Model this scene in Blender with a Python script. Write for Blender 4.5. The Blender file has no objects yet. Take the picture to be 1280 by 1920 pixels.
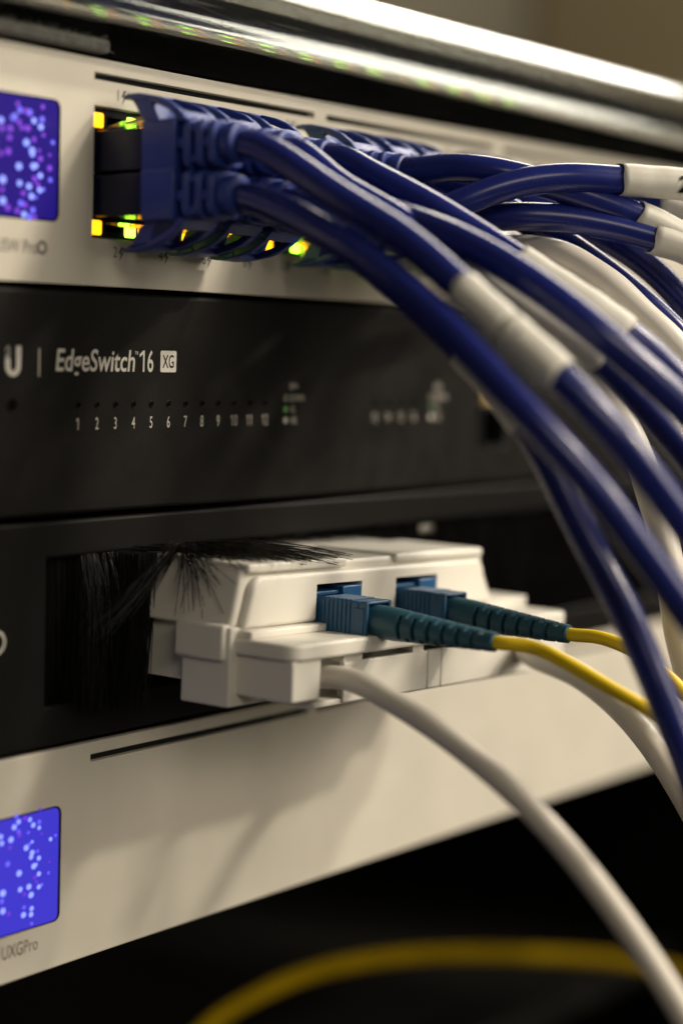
import bpy, bmesh, math, random
from mathutils import Vector, Matrix
random.seed(7)
MM = 0.001
scene = bpy.context.scene
COL = scene.collection

# ------------------------------------------------------------------ camera, world, lamps, exposure
CAM = Vector((-279.09, -266.19, 124.17))          # mm; rack fronts lie in the plane y = 0, z up
YAW, PITCH, ROLL, FPX = 0.947273, 0.084897, 0.0284746, 3724.96
FWD = Vector((math.sin(YAW)*math.cos(PITCH), math.cos(YAW)*math.cos(PITCH), -math.sin(PITCH)))
_r = FWD.cross(Vector((0, 0, 1))).normalized(); _u = _r.cross(FWD)
RT = _r*math.cos(ROLL) + _u*math.sin(ROLL)
UP = _u*math.cos(ROLL) - _r*math.sin(ROLL)
cd = bpy.data.cameras.new('camera'); cam = bpy.data.objects.new('camera', cd); COL.objects.link(cam)
cam.matrix_world = Matrix(((RT.x, UP.x, -FWD.x, CAM.x*MM), (RT.y, UP.y, -FWD.y, CAM.y*MM), (RT.z, UP.z, -FWD.z, CAM.z*MM), (0, 0, 0, 1)))
cd.sensor_fit = 'VERTICAL'; cd.sensor_height = 36.0; cd.sensor_width = 24.0
cd.lens = 36.0*FPX/1920.0
cd.clip_start = 0.01; cd.clip_end = 50
cd.dof.use_dof = True; cd.dof.focus_distance = 0.402; cd.dof.aperture_fstop = 5.0; cd.dof.aperture_blades = 8
scene.camera = cam

w = bpy.data.worlds.new('World'); scene.world = w; w.use_nodes = True
bg = w.node_tree.nodes['Background']; bg.inputs[0].default_value = (1.0, 0.9, 0.72, 1); bg.inputs[1].default_value = 0.05

def lamp(name, loc, target, sx, sy, power, color, along=None):
    l = bpy.data.lights.new(name, 'AREA'); l.shape = 'RECTANGLE'; l.size = sx; l.size_y = sy; l.energy = power; l.color = color
    o = bpy.data.objects.new(name, l); COL.objects.link(o); o.location = loc
    o.rotation_euler = (Vector(target)-Vector(loc)).to_track_quat('-Z', 'X').to_euler()
    if along:      # long side parallel to a world direction
        zz = (Vector(loc)-Vector(target)).normalized(); yy = Vector(along); yy = (yy-zz*yy.dot(zz)).normalized(); xx = yy.cross(zz)
        o.rotation_euler = Matrix((xx, yy, zz)).transposed().to_euler()
    return o
# fluorescent battens under the ceiling: in front of the rack and further down the room behind it; broad soft fill is added
WARM = (1.0, 0.89, 0.72)
lamp('ceiling_batten', (0.85, -1.15, 1.45), (0.05, 0, 0.1), 0.08, 0.28, 17, WARM)
lamp('ceiling_batten', (1.3, -1.9, 1.5), (0.05, 0, 0.1), 0.08, 0.28, 26, WARM)
lamp('added_fill', (0.8, -2.3, 0.8), (0.05, 0, 0.1), 1.2, 1.2, 27, WARM)  # added low soft fill in place of wall bounce, eases the terminal's shadow
lamp('added_fill', (-1.2, -1.9, 1.2), (0.05, 0, 0.1), 0.6, 1.2, 10, WARM)  # added weak fill for the left-facing sides
lamp('ceiling_batten', (1.9, 0.0, 1.35), (0.05, -0.05, 0.1), 0.5, 2.1, 40, (1.0, 0.91, 0.79), along=(0, 1, 0))
scene.view_settings.view_transform = 'Standard'; scene.view_settings.look = 'None'
scene.view_settings.exposure = 0.12; scene.view_settings.gamma = 1.0; scene.view_settings.use_curve_mapping = False
scene.render.engine = 'CYCLES'

def ray(px, py): return FWD + RT*((px-640)/FPX) - UP*((py-960)/FPX)
def at(px, py, d): return CAM + ray(px, py)*d                    # measured point (mm): pixel of the photo and its distance
def aty(px, py, y=0.0):
    r = ray(px, py); return CAM + r*((y-CAM.y)/r.y)              # the same, on the plane y

# ------------------------------------------------------------------ materials
def mat(name, col, rough=0.5, metal=0.0, bump=0.0, bscale=3000, var=0.0, vscale=200, coat=0.0, emit=None, estr=0.0, trans=0.0, ior=1.5, spec=0.5, sss=0.0, rvar=0.0):
    m = bpy.data.materials.new(name); m.use_nodes = True
    nt = m.node_tree; b = nt.nodes['Principled BSDF']
    b.inputs['Base Color'].default_value = (*col, 1); b.inputs['Roughness'].default_value = rough; b.inputs['Metallic'].default_value = metal
    b.inputs['IOR'].default_value = ior; b.inputs['Specular IOR Level'].default_value = spec
    b.inputs['Coat Weight'].default_value = coat; b.inputs['Coat Roughness'].default_value = 0.15
    b.inputs['Transmission Weight'].default_value = trans
    if sss: b.inputs['Subsurface Weight'].default_value = sss; b.inputs['Subsurface Radius'].default_value = (0.001, 0.001, 0.0008); b.inputs['Subsurface Scale'].default_value = 1.0
    if emit: b.inputs['Emission Color'].default_value = (*emit, 1); b.inputs['Emission Strength'].default_value = estr
    tc = nt.nodes.new('ShaderNodeTexCoord')
    if var or rvar:
        n = nt.nodes.new('ShaderNodeTexNoise'); n.inputs['Scale'].default_value = vscale; n.inputs['Detail'].default_value = 6
        nt.links.new(tc.outputs['Object'], n.inputs['Vector'])
        if var:
            r = nt.nodes.new('ShaderNodeMapRange'); r.inputs[1].default_value = 0.3; r.inputs[2].default_value = 0.7; r.inputs[3].default_value = 1-var; r.inputs[4].default_value = 1+var*0.4
            mx = nt.nodes.new('ShaderNodeMix'); mx.data_type = 'RGBA'; mx.blend_type = 'MULTIPLY'; mx.inputs[0].default_value = 1
            mx.inputs[6].default_value = (*col, 1)
            nt.links.new(n.outputs['Fac'], r.inputs[0]); nt.links.new(r.outputs[0], mx.inputs[7]); nt.links.new(mx.outputs[2], b.inputs['Base Color'])
        if rvar:
            r2 = nt.nodes.new('ShaderNodeMapRange'); r2.inputs[1].default_value = 0.3; r2.inputs[2].default_value = 0.7; r2.inputs[3].default_value = max(0, rough-rvar); r2.inputs[4].default_value = rough+rvar
            nt.links.new(n.outputs['Fac'], r2.inputs[0]); nt.links.new(r2.outputs[0], b.inputs['Roughness'])
    if bump:
        n2 = nt.nodes.new('ShaderNodeTexNoise'); n2.inputs['Scale'].default_value = bscale; n2.inputs['Detail'].default_value = 3
        bp = nt.nodes.new('ShaderNodeBump'); bp.inputs['Strength'].default_value = bump; bp.inputs['Distance'].default_value = 0.0002
        nt.links.new(tc.outputs['Object'], n2.inputs['Vector']); nt.links.new(n2.outputs['Fac'], bp.inputs['Height']); nt.links.new(bp.outputs[0], b.inputs['Normal'])
    return m
M = {}
M['silver'] = mat('pale_aluminium_paint', (0.62, 0.58, 0.5), 0.42, 0.0, bump=0.12, bscale=5000, var=0.05, vscale=60, rvar=0.06)
M['black'] = mat('black_powder_coat', (0.0055, 0.005, 0.0043), 0.55, spec=0.18, bump=0.22, bscale=2500, var=0.15, vscale=150, rvar=0.08)
M['black2'] = mat('black_steel', (0.0048, 0.0045, 0.0042), 0.5, spec=0.16, bump=0.15, bscale=3500, var=0.15, vscale=90)
M['void'] = mat('dark_recess', (0.002, 0.002, 0.002), 0.8, spec=0.03)
M['bar'] = mat('black_inlay', (0.004, 0.005, 0.006), 0.5, spec=0.2)
M['ink'] = mat('grey_ink', (0.12, 0.11, 0.1), 0.6)
M['print'] = mat('pale_print', (0.62, 0.6, 0.54), 0.6)
M['print_dim'] = mat('dim_print', (0.44, 0.41, 0.36), 0.6)
M['jack'] = mat('jack_plastic', (0.012, 0.012, 0.014), 0.25)
M['shield'] = mat('jack_shield', (0.7, 0.66, 0.58), 0.28, 1.0, bump=0.05)
M['amber'] = mat('amber_led', (0.9, 0.5, 0.05), 0.4, emit=(1.0, 0.36, 0.004), estr=3.2)
M['green'] = mat('green_led', (0.5, 0.9, 0.1), 0.4, emit=(0.40, 1.0, 0.03), estr=9.0)
M['blue'] = mat('blue_cable_jacket', (0.010, 0.0175, 0.15), 0.26, bump=0.012, bscale=900, var=0.12, vscale=120, rvar=0.05)
M['boot'] = mat('blue_boot_rubber', (0.020, 0.042, 0.235), 0.44, bump=0.10, bscale=1800, var=0.12, vscale=250, rvar=0.08)
M['plug'] = mat('smoky_plug_plastic', (0.006, 0.007, 0.024), 0.25, spec=0.3)
M['latch'] = mat('clear_latch_plastic', (0.85, 0.87, 0.85), 0.12, trans=0.9, ior=1.45)
M['gold'] = mat('contact_gold', (0.8, 0.55, 0.2), 0.3, 1.0)
M['white'] = mat('white_cable_jacket', (0.68, 0.63, 0.56), 0.42, bump=0.08, bscale=500, var=0.06, vscale=90)
M['crinkle'] = mat('crinkled_white_jacket', (0.72, 0.68, 0.62), 0.38, bump=0.3, bscale=160, var=0.08, vscale=90)
M['tape'] = mat('white_label_tape', (0.62, 0.6, 0.54), 0.5, bump=0.15, bscale=500, var=0.06, vscale=180)
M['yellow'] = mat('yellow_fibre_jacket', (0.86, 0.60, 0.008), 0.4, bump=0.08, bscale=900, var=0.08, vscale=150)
M['shaded_yellow'] = mat('shade_darkened_yellow_jacket', (0.13, 0.085, 0.0003), 0.8, spec=0.03, bump=0.08, bscale=900, var=0.2, vscale=40)  # yellow jacket with the shade under the gateway put into its colour
M['shelfgrey'] = mat('dark_grey_steel', (0.006, 0.006, 0.0055), 0.7, spec=0.1, var=0.2, vscale=40)
M['ont'] = mat('white_abs', (0.74, 0.71, 0.64), 0.4, bump=0.10, bscale=2600, var=0.04, vscale=80, rvar=0.05)
M['sc'] = mat('blue_connector', (0.010, 0.072, 0.165), 0.45, bump=0.12, bscale=2200, var=0.1, vscale=250)
M['adapter'] = mat('blue_adapter', (0.012, 0.085, 0.22), 0.38, bump=0.08, bscale=2200)
M['scboot'] = mat('teal_boot_rubber', (0.016, 0.080, 0.125), 0.45, bump=0.15, bscale=2200, var=0.12, vscale=260)
M['bristle'] = mat('black_bristle', (0.0045, 0.0043, 0.004), 0.45, spec=0.12)
M['loose'] = mat('glossy_black_bristle', (0.006, 0.0056, 0.005), 0.24, spec=0.45)
M['acrylic'] = mat('clear_acrylic', (0.93, 0.95, 0.93), 0.06, trans=1.0, ior=1.40)
M['felt'] = mat('grey_felt', (0.16, 0.155, 0.14), 0.95, bump=0.8, bscale=900, var=0.3, vscale=600)
M['wall'] = mat('olive_wall_paint', (0.085, 0.076, 0.05), 0.8, bump=0.1, bscale=60, var=0.1, vscale=3)
M['cab'] = mat('beige_cabinet', (0.22, 0.175, 0.10), 0.6, var=0.08, vscale=4)
M['steel'] = mat('bare_steel', (0.55, 0.52, 0.46), 0.3, 1.0)
M['tan'] = mat('tan_port_shell', (0.42, 0.31, 0.14), 0.4, 0.4)
M['scrA'] = mat('screen_blue_dim', (0.02, 0.01, 0.06), 0.12, emit=(0.014, 0.009, 0.30), estr=0.55)
M['scrB'] = mat('screen_blue_bright', (0.02, 0.01, 0.06), 0.12, emit=(0.040, 0.034, 0.54), estr=1.0)
M['bezel'] = mat('screen_bezel', (0.004, 0.004, 0.008), 0.12)
M['dot1'] = mat('screen_dot_lightblue', (0.1, 0.1, 0.3), 0.3, emit=(0.25, 0.32, 1.0), estr=1.3)
M['dot2'] = mat('screen_dot_blue', (0.1, 0.1, 0.3), 0.3, emit=(0.12, 0.10, 1.0), estr=1.0)
M['dot3'] = mat('screen_dot_violet', (0.2, 0.05, 0.3), 0.3, emit=(0.11, 0.03, 0.85), estr=0.7)

# ------------------------------------------------------------------ helpers
def mesh_obj(name, bm, m, parent=None, smooth=False, bevel=0.0, seg=2, angle=40):
    me = bpy.data.meshes.new(name)
    bmesh.ops.recalc_face_normals(bm, faces=bm.faces)
    bm.to_mesh(me); bm.free()
    for v in me.vertices: v.co = v.co*MM
    me.materials.append(M[m] if isinstance(m, str) else m)
    o = bpy.data.objects.new(name, me); COL.objects.link(o)
    if bevel:
        bv = o.modifiers.new('bevel', 'BEVEL'); bv.width = bevel*MM; bv.segments = seg; bv.limit_method = 'ANGLE'; bv.angle_limit = math.radians(angle)
        bv.harden_normals = False; smooth = True
    if smooth:
        for p in me.polygons: p.use_smooth = True
        me.set_sharp_from_angle(angle=math.radians(angle))
    if parent: o.parent = parent
    return o
def thing(name, label, cat, group=None):
    o = bpy.data.objects.new(name, None); o.empty_display_size = 0.01; COL.objects.link(o)
    o['label'] = label; o['category'] = cat
    if group: o['group'] = group
    return o
def box(bm, x0, x1, y0, y1, z0, z1):
    vs = [bm.verts.new((x, y, z)) for x in (x0, x1) for y in (y0, y1) for z in (z0, z1)]
    for f in ((0, 1, 3, 2), (4, 6, 7, 5), (0, 4, 5, 1), (2, 3, 7, 6), (0, 2, 6, 4), (1, 5, 7, 3)): bm.faces.new([vs[i] for i in f])
    return vs
def boxo(name, m, parent, x0, x1, y0, y1, z0, z1, bevel=0.0, seg=2):
    bm = bmesh.new(); box(bm, x0, x1, y0, y1, z0, z1); return mesh_obj(name, bm, m, parent, bevel=bevel, seg=seg)
def prism(bm, prof, axis, a, b):
    """closed polygon prof (2D) extruded along axis from a to b; axis y: prof=(x,z); axis x: prof=(y,z)"""
    def P(p, t): return (p[0], t, p[1]) if axis == 'y' else ((t, p[0], p[1]) if axis == 'x' else (p[0], p[1], t))
    A = [bm.verts.new(P(p, a)) for p in prof]; B = [bm.verts.new(P(p, b)) for p in prof]
    n = len(prof)
    for i in range(n): bm.faces.new((A[i], A[(i+1) % n], B[(i+1) % n], B[i]))
    bm.faces.new(A); bm.faces.new(B[::-1])
def rrect(x0, x1, z0, z1, r, n=6):
    pts = []
    for cx, cz, a in ((x1-r, z1-r, 0), (x0+r, z1-r, 90), (x0+r, z0+r, 180), (x1-r, z0+r, 270)):
        for i in range(n+1):
            t = math.radians(a+90*i/n); pts.append((cx+r*math.cos(t), cz+r*math.sin(t)))
    return pts
def plate(bm, x0, x1, z0, z1, holes, y0, y1):
    """plate between y0 (front) and y1 with rectangular holes (hx0,hx1,hz0,hz1)"""
    xs = sorted({x0, x1, *[h[0] for h in holes], *[h[1] for h in holes]}); zs = sorted({z0, z1, *[h[2] for h in holes], *[h[3] for h in holes]})
    V = {}
    def v(i, j, k):
        if (i, j, k) not in V: V[(i, j, k)] = bm.verts.new((xs[i], (y0, y1)[k], zs[j]))
        return V[(i, j, k)]
    def solid(i, j):
        if i < 0 or j < 0 or i >= len(xs)-1 or j >= len(zs)-1: return False
        cx, cz = (xs[i]+xs[i+1])/2, (zs[j]+zs[j+1])/2
        return not any(h[0] < cx < h[1] and h[2] < cz < h[3] for h in holes)
    for i in range(len(xs)-1):
        for j in range(len(zs)-1):
            if not solid(i, j): continue
            for k in (0, 1): bm.faces.new([v(i, j, k), v(i+1, j, k), v(i+1, j+1, k), v(i, j+1, k)])
            for di, dj, a, b in ((-1, 0, (i, j), (i, j+1)), (1, 0, (i+1, j), (i+1, j+1)), (0, -1, (i, j), (i+1, j)), (0, 1, (i, j+1), (i+1, j+1))):
                if not solid(i+di, j+dj): bm.faces.new([v(*a, 0), v(*b, 0), v(*b, 1), v(*a, 1)])
def lathe(bm, c, axis, rings, n=24):
    """rings: (t along axis, radius or function(angle))"""
    axis = Vector(axis).normalized(); ref = Vector((0, 0, 1)) if abs(axis.z) < 0.9 else Vector((1, 0, 0))
    a = axis.cross(ref).normalized(); b = a.cross(axis)
    R = []
    for t, r in rings:
        ring = []
        for i in range(n):
            th = 2*math.pi*i/n; rr = r(th) if callable(r) else r
            ring.append(bm.verts.new(Vector(c)+axis*t+(a*math.cos(th)+b*math.sin(th))*rr))
        R.append(ring)
    for p, q in zip(R, R[1:]):
        for i in range(n): bm.faces.new((p[i], p[(i+1) % n], q[(i+1) % n], q[i]))
    bm.faces.new(R[0]); bm.faces.new(R[-1][::-1])
def spline(pts, step=1.5):
    """Catmull-Rom through pts (mm), resampled about every step mm"""
    P = [Vector(p) for p in pts]; P = [P[0]*2-P[1]]+P+[P[-1]*2-P[-2]]
    out = []
    for i in range(1, len(P)-2):
        p0, p1, p2, p3 = P[i-1:i+3]
        t0 = 0.0; t1 = t0+max(1e-4, (p1-p0).length)**.5; t2 = t1+max(1e-4, (p2-p1).length)**.5; t3 = t2+max(1e-4, (p3-p2).length)**.5
        n = max(2, int((p2-p1).length/step))
        for k in range(n):
            t = t1+(t2-t1)*k/n
            A1 = p0*((t1-t)/(t1-t0))+p1*((t-t0)/(t1-t0)); A2 = p1*((t2-t)/(t2-t1))+p2*((t-t1)/(t2-t1)); A3 = p2*((t3-t)/(t3-t2))+p3*((t-t2)/(t3-t2))
            B1 = A1*((t2-t)/(t2-t0))+A2*((t-t0)/(t2-t0)); B2 = A2*((t3-t)/(t3-t1))+A3*((t-t1)/(t3-t1))
            out.append(B1*((t2-t)/(t2-t1))+B2*((t-t1)/(t2-t1)))
    out.append(P[-2])
    for _ in range(3):
        out = [out[0]]+[(out[i-1]+out[i]*2+out[i+1])/4 for i in range(1, len(out)-1)]+[out[-1]]
    return out
def frames(path):
    fr = []; N = None
    for i, p in enumerate(path):
        T = (path[min(i+1, len(path)-1)]-path[max(i-1, 0)]).normalized()
        if N is None: N = (Vector((0, 0, 1))-T*T.z).normalized()
        else: N = (N-T*N.dot(T)).normalized()
        fr.append((p, T, N, T.cross(N)))
    return fr
def tube(bm, path, rad, n=16, flat=1.0, cap=True):
    fr = frames(path); R = []
    for k, (p, T, N, B) in enumerate(fr):
        r = rad(k) if callable(rad) else rad
        R.append([bm.verts.new(p+(N*math.cos(2*math.pi*i/n)+B*math.sin(2*math.pi*i/n)*flat)*r) for i in range(n)])
    for a, b in zip(R, R[1:]):
        for i in range(n): bm.faces.new((a[i], a[(i+1) % n], b[(i+1) % n], b[i]))
    if cap: bm.faces.new(R[0]); bm.faces.new(R[-1][::-1])
    return fr
def text_bm(body, size, sx=1.0, shear=0.0, weight=0.0, align='LEFT'):
    """flat lettering as a bmesh in its own x/y plane, mm"""
    cu = bpy.data.curves.new('t', 'FONT'); cu.body = body; cu.size = size; cu.shear = shear; cu.offset = weight*size; cu.align_x = align; cu.resolution_u = 4
    o = bpy.data.objects.new('t', cu); COL.objects.link(o); bpy.context.view_layer.update()
    me = bpy.data.meshes.new_from_object(o.evaluated_get(bpy.context.evaluated_depsgraph_get()))
    bm = bmesh.new(); bm.from_mesh(me)
    for v in bm.verts: v.co.x *= sx
    bpy.data.objects.remove(o); bpy.data.curves.remove(cu); bpy.data.meshes.remove(me)
    return bm
def lettering(parent, body, x, z, h, m, sx=1.0, shear=0.0, weight=0.0, y=-0.06, align='LEFT', name='lettering'):
    """printed text on a rack front; x = left end, z = baseline, h = capital height (mm)"""
    bm = text_bm(body, h/0.69, sx, shear, weight, align)
    for v in bm.verts: v.co = Vector((x+v.co.x, y, z+v.co.y))
    return mesh_obj(name, bm, m, parent)
def smooth01(t): t = max(0, min(1, t)); return t*t*(3-2*t)

U = 44.45
X0, X1 = -62.0, 381.0

# ------------------------------------------------------------------ the room behind and the rack's inside
def struct(name, bm, m): o = mesh_obj(name, bm, m); o['kind'] = 'structure'; return o
bm = bmesh.new(); box(bm, -4000, 5000, 1100, 1160, -1500, 2600); struct('wall', bm, 'wall')
bm = bmesh.new(); box(bm, X0, X1, 420, 424, -220, 176); struct('rack_back', bm, 'void')
bm = bmesh.new(); box(bm, X0-20, X1+69, -20, 424, -224, -220); struct('rack_floor', bm, 'void')
for nm, xa in (('rack_side_left', X0-24), ('rack_side_right', X1+70)):
    bm = bmesh.new(); box(bm, xa, xa+4, -6, 424, -219.9, 180); struct(nm, bm, 'black2')
t = thing('cabinet', 'tall beige cabinet against the olive wall, out of focus behind the rack', 'cabinet')
boxo('carcass', 'cab', t, 2010, 2900, 700, 1095, -1200, 1400, 8)
boxo('door', 'cab', t, 2020, 2440, 682, 699, -1180, 1380, 4); boxo('door', 'cab', t, 2450, 2890, 682, 699, -1180, 1380, 4)

# ------------------------------------------------------------------ rack units
def unit(t, z0, z1, m, depth=260, face_holes=(), y0=0.0, bevel=0.5):
    bm = bmesh.new(); plate(bm, X0, X1, z0, z1, list(face_holes), y0, y0+2.0); f = mesh_obj('faceplate', bm, m, t, bevel=bevel, seg=3)
    return f
# --- white switch (top)
ZW0, ZW1 = 3*U+0.5, 4*U-0.5
sw = thing('network_switch', 'pale silver switch with blue touchscreen and lit ports full of blue cables', 'network switch')
cols = [13.0+13.55*k for k in range(5)] + [81.4+13.55*k for k in range(3)] + [130.0+13.55*k for k in range(4)]
JZ0, JZ1 = 143.0, 168.4
groups = [(6.1, 74.0), (74.6, 115.3), (123.1, 177.6)]
unit(sw, ZW0, ZW1, 'silver', face_holes=[(a, b, JZ0, JZ1) for a, b in groups]+[(a, b, 173.3, 174.65) for a, b in ((6.0, 76.6), (81.0, 152.0), (156.5, 227))])
bm = bmesh.new()
for za, zb, ya, yb in ((ZW0+0.3, ZW0+0.8, 2, 260), (ZW1-0.8, ZW1-0.3, 2, 260), (ZW0+0.8, ZW1-0.8, 258, 260)): box(bm, X0+6, X1-6, ya, yb, za, zb)
mesh_obj('chassis', bm, 'black2', sw)
# jacks: one housing per column, with cavities, shield rim and four leds
def jack_housing():
    bm = bmesh.new()
    xh = 5.85
    plate(bm, -6.75, 6.75, JZ0, JZ1, [(-xh, xh, 156.6, 163.9), (-xh, xh, 147.2, 154.5), (-2.2, 2.2, 163.9, 166.6), (-2.2, 2.2, 144.6, 147.2)], 1.0, 14.0)
    box(bm, -6.75, 6.75, 13.9, 14.4, JZ0+0.05, JZ1-0.05)
    return mesh_obj('port_housing', bm, 'jack', sw)
def bolt_bm(x, z, s, y=-0.05):
    b = bmesh.new(); P = [(0.35, 1), (0, 0.35), (0.35, 0.45), (0.15, -0.3), (0.75, 0.55), (0.4, 0.5), (0.7, 1)]
    b.faces.new([b.verts.new((x+p[0]*s, y, z+p[1]*s)) for p in P]); return b
jh = None
for k, cx in enumerate(cols):
    if jh is None: jh = jack_housing(); o = jh
    else: o = jh.copy(); COL.objects.link(o); o.parent = sw
    o.location.x = cx*MM
    bm = bmesh.new()
    for zz in (JZ1-0.28, JZ0-0.02, 155.4): box(bm, cx-6.6, cx+6.6, 0.4, 1.0, zz, zz+0.3)
    mesh_obj('port_shield', bm, 'shield', sw)
    for zc in (165.75, 145.15):
        for dx, mm_ in ((-4.9, 'amber'), (4.9, 'green')):
            bm = bmesh.new(); box(bm, cx+dx-1.5, cx+dx+1.5, 0.7, 2.0, zc-1.4, zc+1.4); mesh_obj('led', bm, mm_, sw, bevel=0.35, seg=2)
    n = 2*k+1
    for num, zb in ((n, 169.9), (n+1, 139.6)):
        lettering(sw, str(num), cx-1.0 if num < 10 else cx-1.8, zb, 2.1, 'ink', 0.85, align='LEFT')
        bm = bolt_bm(cx+0.5, zb-0.1, 2.2); mesh_obj('power_symbol', bm, 'ink', sw)
        lettering(sw, '+', cx+2.1, zb+0.9, 1.3, 'ink')
for a, b in ((6.0, 76.6), (81.0, 152.0), (156.5, 227)):
    bm = bmesh.new(); prism(bm, rrect(a-.5, b+.5, 172.8, 175.1, 0.3, 3), 'y', 2.05, 2.4); mesh_obj('accent_bar', bm, 'bar', sw)
# screens
def screen(t, x1, z0, z1, m, dots):
    bm = bmesh.new(); prism(bm, rrect(x1-37.5, x1, z0, z1, 1.7), 'y', -0.10, 0.3); s = mesh_obj('touchscreen', bm, 'bezel', t, bevel=0.05)
    bm = bmesh.new(); prism(bm, rrect(x1-36.8, x1-0.75, z0+0.35, z1-0.3, 1.3), 'y', -0.125, -0.05); mesh_obj('lit_image', bm, m, s)
    for kind in (1, 2, 3):
        bm = bmesh.new()
        for (px, py, r, kd) in dots:
            if kd != kind: continue
            c = aty(px, py, -0.14)
            bm.faces.new([bm.verts.new((c.x+r*math.cos(2*math.pi*i/12)*1.15, -0.135-0.003*kind, c.z+r*math.sin(2*math.pi*i/12))) for i in range(12)])
        o = mesh_obj('screen_dots', bm, 'dot%d' % kind, s)
def dl(raw, ox, oy, sc): return [(ox+x*sc, oy+y*sc, r, k) for x, y, r, k in raw]
dU = dl([(145, 105, .7, 3), (165, 155, .95, 2), (240, 175, 1., 2), (215, 165, .8, 3), (345, 130, .7, 3), (110, 215, 1., 2), (125, 200, .6, 1), (155, 250, .8, 3), (10, 235, .95, 1), (20, 300, .8, 3), (85, 300, .9, 3), (275, 240, .9, 1), (340, 230, .9, 2), (330, 290, .95, 1), (225, 300, .9, 3), (180, 295, .7, 3), (80, 375, .8, 3), (350, 355, .6, 3), (275, 390, .75, 3), (215, 415, 1.05, 1), (205, 420, .7, 1), (425, 415, .7, 2), (315, 480, .55, 3), (260, 480, 1.05, 1), (262, 505, .9, 1), (70, 485, .95, 3), (10, 500, .7, 3), (325, 545, .85, 3), (335, 540, .5, 2), (155, 605, 1.05, 1), (270, 605, 1.0, 1), (290, 600, .8, 1), (400, 620, .9, 3), (325, 680, .9, 1), (280, 705, .9, 3), (25, 710, 1.15, 1), (405, 715, .75, 2), (160, 740, .9, 1), (235, 765, .95, 1), (305, 750, .7, 3), (320, 795, .9, 1), (350, 790, .6, 2), (20, 790, .7, 3), (190, 820, .8, 3), (255, 845, .95, 1), (290, 855, .5, 2), (25, 880, 1.1, 1), (170, 900, .95, 2), (205, 915, .8, 3), (65, 935, .9, 3), (140, 960, .8, 3), (265, 955, .9, 2), (195, 990, .95, 1), (240, 1010, .9, 2), (280, 1010, .7, 3), (400, 515, .5, 3)], 0, 170, 300/1280)
dL = dl([(155, 250, .65, 2), (175, 300, .75, 1), (235, 265, .7, 3), (280, 280, .7, 1), (310, 330, .8, 1), (365, 300, .7, 2), (365, 355, .65, 1), (135, 350, .85, 1), (175, 390, .6, 2), (185, 420, .75, 3), (390, 410, .5, 3), (265, 400, .5, 2), (375, 185, .5, 3), (470, 460, .65, 1), (515, 425, .5, 2), (10, 440, .8, 1), (105, 465, .9, 1), (20, 500, .75, 1), (95, 540, .6, 3), (300, 485, .5, 1), (270, 510, .6, 2), (245, 540, .9, 1), (300, 585, .85, 1), (350, 570, .5, 2), (290, 625, .75, 1), (362, 635, .75, 1), (75, 690, .8, 2), (315, 710, .9, 1), (335, 695, .55, 1), (180, 775, .95, 1), (362, 780, .75, 1), (450, 772, .5, 2), (325, 815, .65, 3), (340, 855, .55, 3), (270, 900, .9, 1), (190, 925, .8, 1), (362, 900, .75, 1), (388, 880, .55, 2), (30, 960, 1.05, 1), (230, 970, .65, 3), (290, 975, .95, 1), (20, 1035, .7, 2), (30, 1125, .95, 1), (225, 1090, .6, 2), (295, 1100, .75, 1), (220, 1160, .9, 1), (290, 1155, .8, 1), (85, 1150, .7, 3), (295, 1240, .5, 2), (460, 670, .4, 3)], 0, 1480, 260/1280)
for d in (dU, dL):
    for i, q in enumerate(d): d[i] = (q[0], q[1], q[2]*0.64, q[3])
screen(sw, -3.2, 145.4, 168.2, 'scrA', dU)
lettering(sw, 'USW Pro', -19.6, 139.2, 2.4, 'ink', 0.8)
bm = bmesh.new()
for i in range(20):
    a0, a1 = 2*math.pi*i/20, 2*math.pi*(i+1)/20
    bm.faces.new([bm.verts.new((-7.6+r*math.cos(a), -0.06, 140.4+r*math.sin(a))) for r, a in ((0.75, a0), (1.35, a0), (1.35, a1), (0.75, a1))])
mesh_obj('ring_mark', bm, 'ink', sw)

# --- black 16-port switch
ZB0, ZB1 = 2*U+0.6, 3*U-0.5
es = thing('network_switch', 'matte black switch with pale logo lettering and small port numbers one to twelve', 'network switch')
unit(es, ZB0, ZB1, 'black', face_holes=[(150.6, 163.0, 98.6, 111.2)], y0=0.3, bevel=0.9)
boxo('chassis', 'black2', es, X0+6, 148, 2.4, 258, ZB0+0.6, ZB1-0.6); boxo('chassis', 'black2', es, 165, X1-6, 2.4, 258, ZB0+0.6, ZB1-0.6)
bm = bmesh.new(); plate(bm, 150.7, 162.9, 98.7, 111.1, [(151.6, 162.0, 99.6, 108.0)], 0.1, 9.0); box(bm, 151, 162.5, 9.2, 9.8, 99, 111); mesh_obj('console_port', bm, 'jack', es)
boxo('port_shell', 'tan', es, 150.4, 163.2, -0.4, 3, 109.2, 113.6, 0.4)
Y = 0.24
lettering(es, 'EdgeSwitch', -3.4, 117.35, 4.15, 'print', 0.83, 0.12, 0.012, Y)
lettering(es, '\u2122', 19.2, 120.1, 1.2, 'print', 0.7, y=Y)
lettering(es, '16', 21.0, 117.3, 4.2, 'print', 0.66, 0, 0.012, Y)
bm = bmesh.new(); bm.faces.new([bm.verts.new((x, Y, z)) for x, z in ((21.75, 121.45), (20.75, 120.75), (20.75, 120.15), (21.75, 120.75))]); mesh_obj('numeral_flag', bm, 'print', es)
bm = bmesh.new(); prism(bm, rrect(27.1, 32.0, 117.2, 121.55, 0.35, 3), 'y', Y, Y+0.05); mesh_obj('badge', bm, 'print', es)
lettering(es, 'XG', 27.75, 118.1, 2.6, 'bar', 0.66, 0, 0.01, Y-0.03)
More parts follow.
